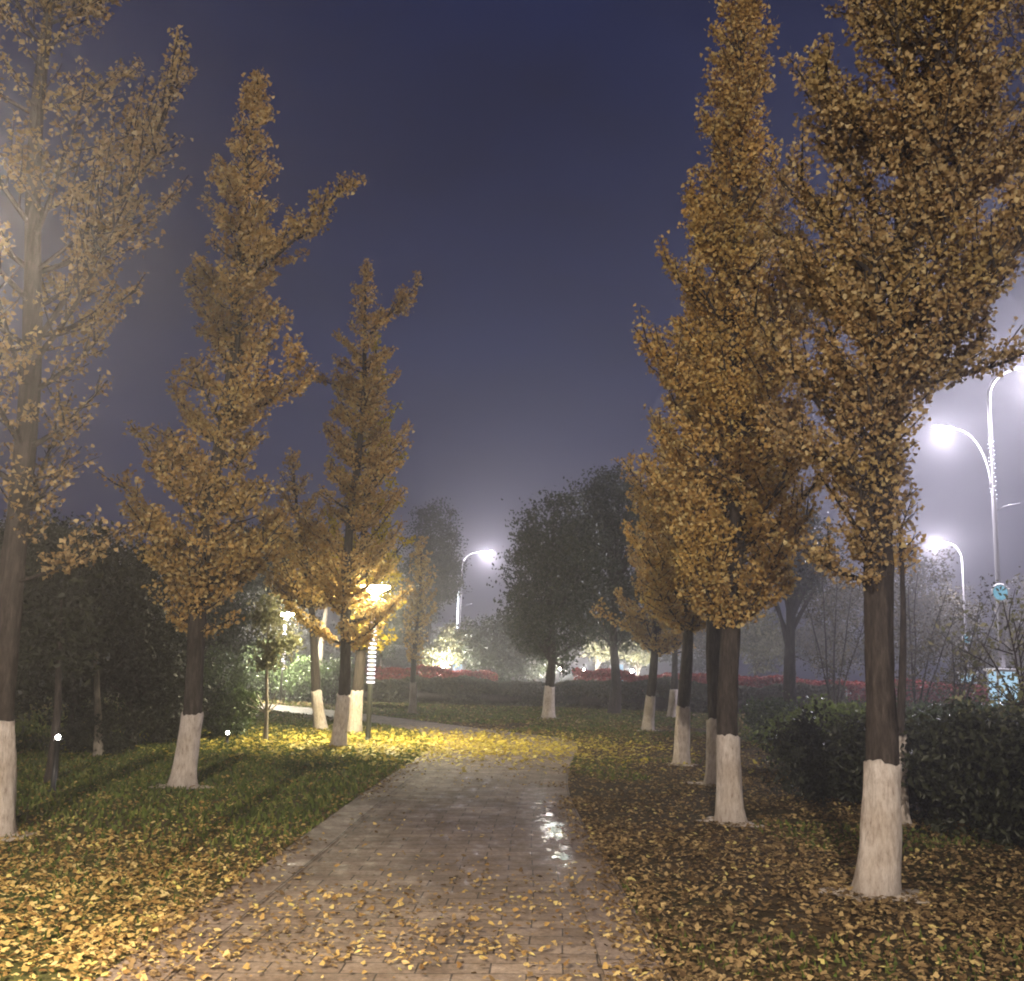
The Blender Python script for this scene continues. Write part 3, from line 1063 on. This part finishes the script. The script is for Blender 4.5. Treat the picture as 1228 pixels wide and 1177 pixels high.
# the shrub mass right of the path
sp = [(985, 925, 62, 1.2, 'lime', 'shrub coloured lamplit green at the left end of the shrub mass, right of the tallest ginkgo'),
      (930, 893, 40, 1.0, 'shrub', 'dark shrub just right of the tallest ginkgo trunk, at the left end of the mass'),
      (1045, 925, 70, 1.1, 'shrub', 'pale-topped shrub left of the nearest trunk'),
      (1010, 960, 70, 1.0, 'ever', 'dark low shrub in front of the lamplit green one'),
      (1120, 980, 90, 1.15, 'ever', 'dark shrub directly right of the nearest trunk'),
      (1200, 1010, 100, 1.3, 'ever', 'glossy dark shrub at the lower right, glinting leaves'),
      (1290, 1030, 110, 1.35, 'ever', 'dark shrub cut by the right border, nearest of the mass'),
      (1130, 925, 80, 1.15, 'shrub', 'shrub in the middle of the mass, in front of the street lamps'),
      (1210, 940, 90, 1.25, 'shrub', 'shrub at the right border below the lit pedestal'),
      (1080, 895, 60, 1.05, 'shrub', 'shrub at the back of the mass, behind the nearest trunk'),
      (1170, 900, 70, 1.1, 'shrub', 'shrub at the back of the mass, between the two lamp poles'),
      (1240, 905, 70, 1.15, 'shrub', 'shrub at the back of the mass at the right border')]
for i, (bx, by, hw, h, mt, lab) in enumerate(sp):
    shrub(lab, bx, by, hw, h, 9000, .085, .045, mt, 110 + i, group='evergreen shrubs right of the path', csize=.25)


def stems_tree(label, bx, by, tips, material, seed, n=1500, L=.09, group='thin many-stemmed trees on the right', r0=.035, band=0, csize=.3):
    b = G(bx, by)
    Y = b.y
    root = empty('many_stemmed_tree', b, label, 'tree', group)
    r = np.random.default_rng(seed)
    ends = []
    for q, (px, py) in enumerate(tips):
        e = np.array(P(px, py, Y + r.normal(0, .4)) - b)
        t = np.linspace(0, 1, 10)[:, None]
        p0 = np.array([r.normal(0, .05), r.normal(0, .05), 0])
        pts = p0 + (e - p0) * t
        pts[:, :2] = p0[:2] + (e[:2] - p0[:2]) * t ** 1.25
        pts += np.cumsum(r.normal(0, .025, (10, 3)), 0) * t
        mb = MB()
        mb.tube(pts, np.linspace(r0, .008, 10), 6)
        for w in range(9):
            i0 = r.integers(3, 9)
            dn = unit(r.normal(0, 1, 3) + np.array([0, 0, .8]))
            l = r.uniform(.3, .9)
            q0 = pts[i0]
            tw = q0 + dn * l * np.linspace(0, 1, 5)[:, None] + np.cumsum(r.normal(0, .02, (5, 3)), 0)
            mb.tube(tw, np.linspace(.01, .003, 5), 4, False)
            ends.append(tw[-1])
            ends.append(tw[2])
        mb.build('stem', M['bark'], root)
    ends = np.array(ends)
    who = r.integers(0, len(ends), n)
    p = ends[who] + r.normal(0, 1, (n, 3)) * csize * .5
    dd = unit(r.normal(0, 1, (n, 3)))
    ss = unit(np.cross(dd, unit(r.normal(0, 1, (n, 3)))))
    mb = MB()
    mb.fan = .5
    l = L * r.uniform(.6, 1.3, n)
    mb.leaves(p, dd, ss, l, l * .5, 0, .1)
    mb.build('crown', M[material], root, False)
    return root


stems_tree('thin multi-stemmed tree left of the nearest trunk, dark against the haze', 1000, 885, [(965, 700), (985, 680), (1003, 660), (1022, 690), (1040, 720)], 'grey', 130, 2200)
stems_tree('thin multi-stemmed tree right of the nearest trunk', 1098, 895, [(1085, 700), (1105, 690), (1128, 700), (1150, 730)], 'grey', 131, 1800)
stems_tree('thin multi-stemmed tree with a short white band, right of the street lamp pole', 1146, 905, [(1140, 760), (1175, 730), (1200, 720), (1160, 770)], 'grey', 132, 1500)
b = G(1250, 960)
r_ = stems_tree('leafy twigs reaching in from the right border in front of the lit pedestal', 1262, 985, [(1200, 730), (1190, 770), (1215, 745), (1205, 790)], 'pale', 133, 1200, .075, r0=.02)

# trunk with a dark crown behind, centre right
bl('evergreen_tree', 'straight dark trunk with a dark crown, between the tallest and the nearest ginkgo', 947, 30,
   [(935, 690, 42, 32), (965, 670, 36, 28), (950, 640, 40, 30)], 9000, .13, .07, 'camphor', 140, r1=.22, csize=.45)
# hazy far trees on the right
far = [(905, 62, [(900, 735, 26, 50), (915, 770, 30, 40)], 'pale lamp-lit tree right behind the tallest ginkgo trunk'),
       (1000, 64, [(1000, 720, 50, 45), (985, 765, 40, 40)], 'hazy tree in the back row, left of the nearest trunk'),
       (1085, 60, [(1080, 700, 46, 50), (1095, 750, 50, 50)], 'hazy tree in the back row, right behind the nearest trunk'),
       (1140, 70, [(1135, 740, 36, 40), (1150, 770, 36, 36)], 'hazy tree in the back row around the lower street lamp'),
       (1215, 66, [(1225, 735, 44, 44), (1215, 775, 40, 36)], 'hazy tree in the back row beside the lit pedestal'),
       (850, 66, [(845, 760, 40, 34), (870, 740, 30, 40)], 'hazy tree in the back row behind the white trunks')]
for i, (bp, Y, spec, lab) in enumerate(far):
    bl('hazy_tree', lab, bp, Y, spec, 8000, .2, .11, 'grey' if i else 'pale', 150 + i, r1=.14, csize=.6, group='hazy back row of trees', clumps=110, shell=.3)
# pale small trees beyond the flower bed, lit from below
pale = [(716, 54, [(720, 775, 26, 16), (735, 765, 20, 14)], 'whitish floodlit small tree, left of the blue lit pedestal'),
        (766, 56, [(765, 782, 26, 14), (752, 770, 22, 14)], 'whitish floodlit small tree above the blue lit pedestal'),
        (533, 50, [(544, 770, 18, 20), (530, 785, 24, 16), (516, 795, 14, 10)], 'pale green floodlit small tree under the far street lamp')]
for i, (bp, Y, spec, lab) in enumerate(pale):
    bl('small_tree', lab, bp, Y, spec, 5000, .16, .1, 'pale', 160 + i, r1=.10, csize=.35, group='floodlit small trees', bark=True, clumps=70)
bush = [(595, 50, [(590, 775, 40, 32), (612, 790, 40, 26)], 'dark round bush right of the far street lamp, over the hedge'),
        (640, 52, [(635, 780, 34, 30), (620, 762, 24, 22)], 'dark bush between far street lamp and the white-banded evergreen')]
for i, (bp, Y, spec, lab) in enumerate(bush):
    bl('large_bush', lab, bp, Y, spec, 14000, .15, .08, 'camphor', 170 + i, r1=.1, csize=.45, cat='bush', group='dark bushes behind the hedge')
# far tree line closing the horizon
for i in range(16):
    Yf = 105 + (i % 3) * 12
    bp = -80 + i * 90
    bl('distant_tree', 'faint dark tree in the distance closing the horizon', bp, Yf, [(bp, 770, 46, 26 + (i * 7) % 12), (bp + 18, 785, 40, 20)], 2600, .45, .25, 'camphor', 180 + i, r1=.2, csize=1.0, group='distant trees on the horizon', forks=1)


# ------------------------------------------------------------------ lamps
WARM = (1.0, .83, .62)
CREAM = (1.0, .88, .55)


def path_lamp(label, base, H, power, color, group='path lamps', lean=(0, 0), name='lamp_diffuser_light'):
    root = empty('path_lamp', base, label, 'lamp', group)
    mb = MB()
    mb.lathe([(.0, 0), (.13, 0), (.13, .03), (.07, .05), (.055, .12), (.05, .6), (.048, H - .3), (0, H - .3)])
    mb.build('pole', M['dark_pole'], root)
    n = 17
    z0, z1 = .38 * H, .82 * H
    for i in range(n):
        z = z0 + (z1 - z0) * i / (n - 1)
        rb = MB()
        rb.lathe([(.05, z - .02), (.080, z - .02), (.083, z - .014), (.083, z + .014), (.080, z + .02), (.05, z + .02)], k=20)
        rb.build('led_ring', M['led'], root)
    mb = MB()
    mb.lathe([(0, H - .30), (.065, H - .30), (.075, H - .26), (.075, H - .2), (.05, H - .17), (0, H - .17)])
    mb.build('neck', M['pole'], root)
    mb = MB()
    prof = [(.052, H - .17), (.09, H - .13), (.17, H - .075), (.29, H - .02), (.31, H), (.29, H + .015)]
    mb.lathe(prof, k=28)
    area = sum(math.pi * (prof[i][0] + prof[i + 1][0]) * math.hypot(prof[i][0] - prof[i + 1][0], prof[i][1] - prof[i + 1][1]) for i in range(len(prof) - 1))
    mb.build('diffuser', path_light_mat(name, color, power, area), root)
    mb = MB()
    mb.lathe([(0, H + .012), (.285, H + .012), (.322, H + .016), (.325, H + .03), (.25, H + .05), (.08, H + .07), (.05, H + .09), (0, H + .095)], k=28)
    mb.build('cap', M['pole'], root)
    return root


def at_px(px, ytop, Y):
    return P(px, ytop, Y)


path_lamp('path lamp with stacked white light rings, between cream trunk and path bend', G(441, 890), 3.2, 1250, CREAM)
bC = G(336, 843)
path_lamp('bright cone-headed path lamp half hidden by the young tree, beyond the side path', bC, 3.35, 2600, (1, .93, .74))
A0 = Vector((-2.46, 3.7, 0))
path_lamp('path lamp just outside the left border, its glow veiling the corner', A0, 3.45, 1000, WARM)
path_lamp('path lamp behind the viewer on the left of the path', Vector((-3.0, -4.5, 0)), 3.3, 850, WARM)


def street_lamp(label, base, H, side, power, color, low=None, scale=1.0, reach=1.8, rz=0, ornament=.36, tube=False, group='street lamps along the road', gr=.14, low_power=3600):
    """side: -1 arm to the left, +1 to the right; low: height of a second, lower arm to the left"""
    root = empty('street_lamp', base, label, 'street lamp', group, rz)
    # pedestal with a lit panel behind a tree-shaped grille
    pw, ph = .40, 1.9
    mb = MB()
    for sx in (-1, 1):
        for sy in (-1, 1):
            mb.box((sx * (pw - .03), sy * (pw - .03), ph / 2), (.03, .03, ph / 2), 0, .006)
    mb.box((0, 0, .05), (pw + .05, pw + .05, .05), 0, .01)
    mb.box((0, 0, ph + .05), (pw + .08, pw + .08, .05), 0, .015)
    ped = mb.build('pedestal', M['whitepaint'], root, False)
    mb = MB()
    mb.box((0, 0, ph / 2 + .05), (pw - .05, pw - .05, ph / 2 - .06))
    mb.build('lit_panel', M['blueglow'], ped, False)
    mb = MB()
    r = np.random.default_rng(int(abs(base[0]) * 10) + 3)
    for sy in (-1,):
        yy = sy * (pw - .028)
        mb.tube([(0, yy, .1), (.02, yy, .45), (-.01, yy, 1.35)], [.035, .028, .015], 6)
        for q in range(11):
            a = r.uniform(-1.2, 1.2)
            z0 = r.uniform(.4, 1.2)
            l = r.uniform(.3, .7)
            p1 = (max(-.36, min(.36, math.sin(a) * l)), yy, min(1.8, z0 + math.cos(a) * l))
            mb.tube([(0, yy, z0), ((p1[0]) * .5, yy, (z0 + p1[2]) / 2 + .03), p1], [.018, .014, .008], 5)
        for q in range(5):
            mb.tube([(-.38 + .19 * q, yy, .1), (-.38 + .19 * q + .05, yy, .28)], [.012, .01], 5)
    mb.build('tree_grille', M['iron'], ped)
    # pole and arms
    mb = MB()
    zt = H - 1.3
    pts = [(0, 0, ph + .1), (0, 0, ph + 1.5), (0, 0, zt * .7), (0, 0, zt)]
    rad = [.10, .095, .085, .07]
    for t in np.linspace(.12, 1, 10):
        a = t * math.pi / 2
        pts.append((side * reach * (1 - math.cos(a)) * .72, 0, zt + 1.25 * math.sin(a)))
        rad.append(.07 - .02 * t)
    pts.append((side * reach, 0, H - .02))
    rad.append(.045)
    mb.tube(pts, rad, 12)
    mb.build('pole', M['pole'], root)

    def head(x, z, sd, pwr, nm):
        mb = MB()
        n = 10
        V = []
        for i in range(n):
            t = i / (n - 1)
            w = .25 * math.sin(math.pi * (.12 + .80 * t)) ** .7
            xx = x + sd * (t * .75 - .05)
            zz = z + .06 * t
            V += [(xx, -w, zz), (xx, -w * .6, zz + .08), (xx, w * .6, zz + .08), (xx, w, zz)]
        F_ = []
        for i in range(n - 1):
            a = i * 4
            for j in range(3):
                F_.append([a + j, a + j + 1, a + 4 + j + 1, a + 4 + j])
        mb.add(V, F_)
        mb.add([V[j] for j in range(4)], [[0, 1, 2, 3]])
        mb.add([V[(n - 1) * 4 + j] for j in range(4)], [[3, 2, 1, 0]])
        h_ = mb.build('lamp_head', M['pole'], root)
        g = MB()
        g.lathe([(0, -.68 * gr), (.45 * gr, -.64 * gr), (.82 * gr, -.41 * gr), (gr, 0), (.91 * gr, .03)], (x + sd * .38, 0, z + .015), 18)
        g.build('lamp_glass', M['head'], h_)
        ld_ = bpy.data.lights.new('lamp_light', 'POINT')
        ld_.energy = pwr
        ld_.color = color
        ld_.shadow_soft_size = .12
        lo = bpy.data.objects.new('lamp_light', ld_)
        COL.objects.link(lo)
        lo.parent = h_
        lo.location = (x + sd * .38, 0, z - .25)
    head(side * reach, H - .03, side, power, 'head')
    if low:
        mb = MB()
        pts, rad = [], []
        for t in np.linspace(0, 1, 12):
            a = t * math.pi / 2
            pts.append((-.06 - reach * .62 * (1 - math.cos(a)), 0, low - 2.2 + 2.2 * math.sin(a)))
            rad.append(.055 - .012 * t)
        pts.append((-.06 - reach * .62 - .15, 0, low))
        rad.append(.04)
        mb.tube(pts, rad, 10)
        mb.build('lower_arm', M['pole'], root)
        head(-.06 - reach * .62 - .1, low - .02, -1, low_power, 'head')
        # string of fairy lights wound on the pole
        f_ = MB()
        for q in range(46):
            a = q * 1.9
            z = low - 2.6 + (q / 46) * 2.3
            r0 = .10
            f_.lathe([(0, -.018), (.018, 0), (0, .018)], (r0 * math.cos(a), r0 * math.sin(a), z), 6)
        f_.build('fairy_lights', M['ledcool'], root)
    # round lit ornament on the pole, with bracket
    zo = H * ornament + .6
    o_ = MB()
    k = 28
    a = np.linspace(0, 2 * math.pi, k + 1)
    o_.tube([(.30 * math.cos(x_), -.13, zo + .30 * math.sin(x_)) for x_ in a], .035, 8, False)
    orn = o_.build('round_ornament', M['whitepaint'], root)
    o_ = MB()
    o_.lathe([(0, -.02), (.25, -.02), (.27, 0), (.25, .02), (0, .02)], (0, 0, 0), 24)
    disc = o_.build('lit_disc', M['tealglow'], orn, False)
    disc.rotation_euler = (R(90), 0, 0)
    disc.location = (0, -.13, zo)
    mb = MB()
    zb = H * .60
    mb.tube([(0, 0, zb - .25), (.4, 0, zb - .05), (.95, 0, zb + .08)], [.025, .025, .02], 6)
    mb.build('bracket', M['pole'], root)
    if tube:
        t_ = MB()
        t_.tube([(-.16, -.03, zo + .4), (-.16, -.03, zo + 3.4)], .05, 8)
        t_.build('led_tube', M['ledcool'], root)
    return root


COOL = (.92, .86, 1.0)
dD = 37
bD = P(1203, 815, dD)
street_lamp('double-armed street lamp on a big blue-lit pedestal at the right border', Vector((bD.x, dD, 0)), 13.2, 1, 9000, COOL,
            low=P(1130, 527, dD).z + .42, reach=2.0, ornament=.31)
dE = 66
bE = P(1161, 815, dE)
street_lamp('lower lit street lamp at the right, left of the lit pedestal', Vector((bE.x, dE, 0)), P(1133, 650, dE).z, -1, 6000, COOL, reach=1.25, ornament=.34)
dF = 78
bF = P(549, 800, dF)
street_lamp('far street lamp in the middle, its arm curving to the right', Vector((bF.x, dF, 0)), P(580, 662, dF).z, 1, 5000, COOL, gr=.15, reach=1.6, ornament=.30, tube=True)
dX = 74
bX = P(741, 800, dX)
street_lamp('street lamp hidden by the dark evergreens, only its blue pedestal showing', Vector((bX.x, dX, 0)), P(712, 660, dX).z, -1, 3000, COOL, reach=1.4)

street_lamp('unseen street lamp added behind the viewer to light the crowns', Vector((-3.4, -15, 0)), 8.8, 1, 25000, (1, .88, .74), reach=1.4)  # added out of view to brighten the tree crowns

# small garden lights
def garden_light(label, loc, power, color, aim=None, r=.07, h=.5):
    root = empty('garden_light', loc, label, 'light', 'low garden lights')
    mb = MB()
    mb.lathe([(0, 0), (.06, 0), (.06, .02), (.03, .03), (.03, h - r), (.05, h - r)], k=14)
    mb.build('post', M['black'], root)
    mb = MB()
    mb.lathe([(.0, h - r * 1.05), (r * .7, h - r * .7), (r, h), (r * .7, h + r * .7), (0, h + r)], k=16)
    mb.build('globe', emit('globe_light', color, power / (4 * math.pi * math.pi * r * r), True), root)
    return root


q = G(63, 950)
garden_light('small bright white light low in the left thicket', Vector((q.x, q.y, 0)), 8, (1, .97, .9), h=P(63, 884, q.y).z, r=.026)
q = G(272, 893)
garden_light('tiny pale globe light in front of the round glossy bush', Vector((q.x, q.y, 0)), 1.5, (1, .95, .85), h=.22, r=.036)
for px, Y, lab in ((700, 51, 'garden light at the foot of the whitish tree left of the blue pedestal'), (758, 53, 'garden light beside the blue pedestal, under the whitish tree'),
                   (672, 51, 'garden light glinting right of the white-banded evergreen'), (531, 48.6, 'garden light under the pale green tree left of the far street lamp')):
    q = P(px, 800, Y)
    garden_light(lab, Vector((q.x, Y, 0)), 1500, (1, .95, .85), r=.05, h=1.5)


# parked scooters beyond the flowers
def scooter(label, px, Y, rz, shield):
    q = P(px, 820, Y)
    root = empty('parked_scooter', (q.x, Y, 0), label, 'scooter', 'parked scooters', rz)
    for yy in (-.58, .58):
        mb = MB()
        k = 22
        a = np.linspace(0, 2 * math.pi, k + 1)
        mb.tube([(0, yy + .2 * math.cos(t), .25 + .2 * math.sin(t)) for t in a], .055, 8, False)
        mb.tube([(-.05, yy, .25), (.05, yy, .25)], .09, 10)
        mb.build('wheel', M['black'], root)
    mb = MB()
    mb.box((0, .3, .55), (.15, .42, .16), 0, .06)
    mb.box((0, -.12, .32), (.13, .25, .04), 0, .03)
    mb.tube([(0, -.58, .25), (0, -.45, .7), (0, -.38, 1.02)], [.04, .05, .04], 8)
    mb.build('body', M['black'], root)
    mb = MB()
    mb.box((0, .3, .75), (.14, .38, .045), 0, .04)
    mb.build('seat', M['black'], root)
    mb = MB()
    V, F_ = [], []
    nz, nx = 9, 7
    for i in range(nz):
        t = i / (nz - 1)
        w = .06 + .20 * math.sin(math.pi * (.15 + .7 * t))
        for j in range(nx):
            u = j / (nx - 1) * 2 - 1
            for th in (0,):
                V.append((u * w, -.62 + .16 * u * u + .2 * t, .42 + .72 * t))
    for i in range(nz - 1):
        for j in range(nx - 1):
            F_.append([i * nx + j, i * nx + j + 1, (i + 1) * nx + j + 1, (i + 1) * nx + j])
    mb.add(V, F_)
    sh = mb.build('front_shield', M[shield], root)
    so = sh.modifiers.new('thickness', 'SOLIDIFY')
    so.thickness = .02
    mb = MB()
    mb.tube([(-.32, -.36, 1.06), (-.12, -.40, 1.04), (.12, -.40, 1.04), (.32, -.36, 1.06)], .018, 8)
    mb.build('handlebar', M['black'], root)
    return root


scooter('dark scooter with a white front shield beyond the red flowers', 1009, 41, R(8), 'whitepaint')
scooter('scooter with a teal-white front shield, right of the white one', 1029, 41.5, R(35), 'teal')

# ------------------------------------------------------------------ haze
hz = MB()
hz.box((0, 112, 13), (228, 158, 14))
hm, nt, out = mat('haze_air')
pv = N(nt, 'VolumePrincipled')
pv.inputs['Color'].default_value = (.95, .94, .97, 1)
pv.inputs['Density'].default_value = .0032
pv.inputs['Anisotropy'].default_value = .68
try:
    pv.inputs['Density Attribute'].default_value = ''
except Exception:
    pass
nt.links.new(pv.outputs[0], out.inputs['Volume'])
hm.cycles.homogeneous_volume = True
tag(hz.build('haze', hm, None, False), kind='stuff')

# ------------------------------------------------------------------ sky
w = bpy.data.worlds.new('World')
S.world = w
w.use_nodes = True
nt = w.node_tree
nt.nodes.clear()
wo = N(nt, 'OutputWorld')
bg = N(nt, 'Background')
tc = N(nt, 'TexCoord').outputs['Generated']
sep = N(nt, 'SeparateXYZ')
nt.links.new(tc, sep.inputs[0])
g = ramp(nt, [(0, (.042, .042, .085)), (.10, (.026, .029, .074)), (.30, (.0085, .015, .058)), (.6, (.0035, .008, .042)), (1, (.003, .006, .03))], sep.outputs[2])
cl = noise(nt, 2.2, 5, .6, mapping(nt, tc, (1, 1, 2.2)))
g = mixc(nt, g, ramp(nt, [(.35, (.62, .64, .68)), (.65, (1.4, 1.35, 1.28))], cl), 1.0, 'MULTIPLY')
nt.links.new(g, bg.inputs[0])
bg.inputs[1].default_value = 1.0
nt.links.new(bg.outputs[0], wo.inputs[0])

# ------------------------------------------------------------------ render settings
S.view_settings.view_transform = 'Standard'
S.view_settings.look = 'None'
S.view_settings.exposure = 0
S.view_settings.gamma = 1
c = S.cycles
c.max_bounces = 6
c.diffuse_bounces = 3
c.glossy_bounces = 2
c.transmission_bounces = 4
c.volume_bounces = 0
c.transparent_max_bounces = 8
c.sample_clamp_indirect = 4
c.sample_clamp_direct = 0
c.use_denoising = True
c.denoiser = 'OPENIMAGEDENOISE'
c.use_light_tree = True
c.caustics_reflective = False
c.caustics_refractive = False
c.filter_width = 2.0
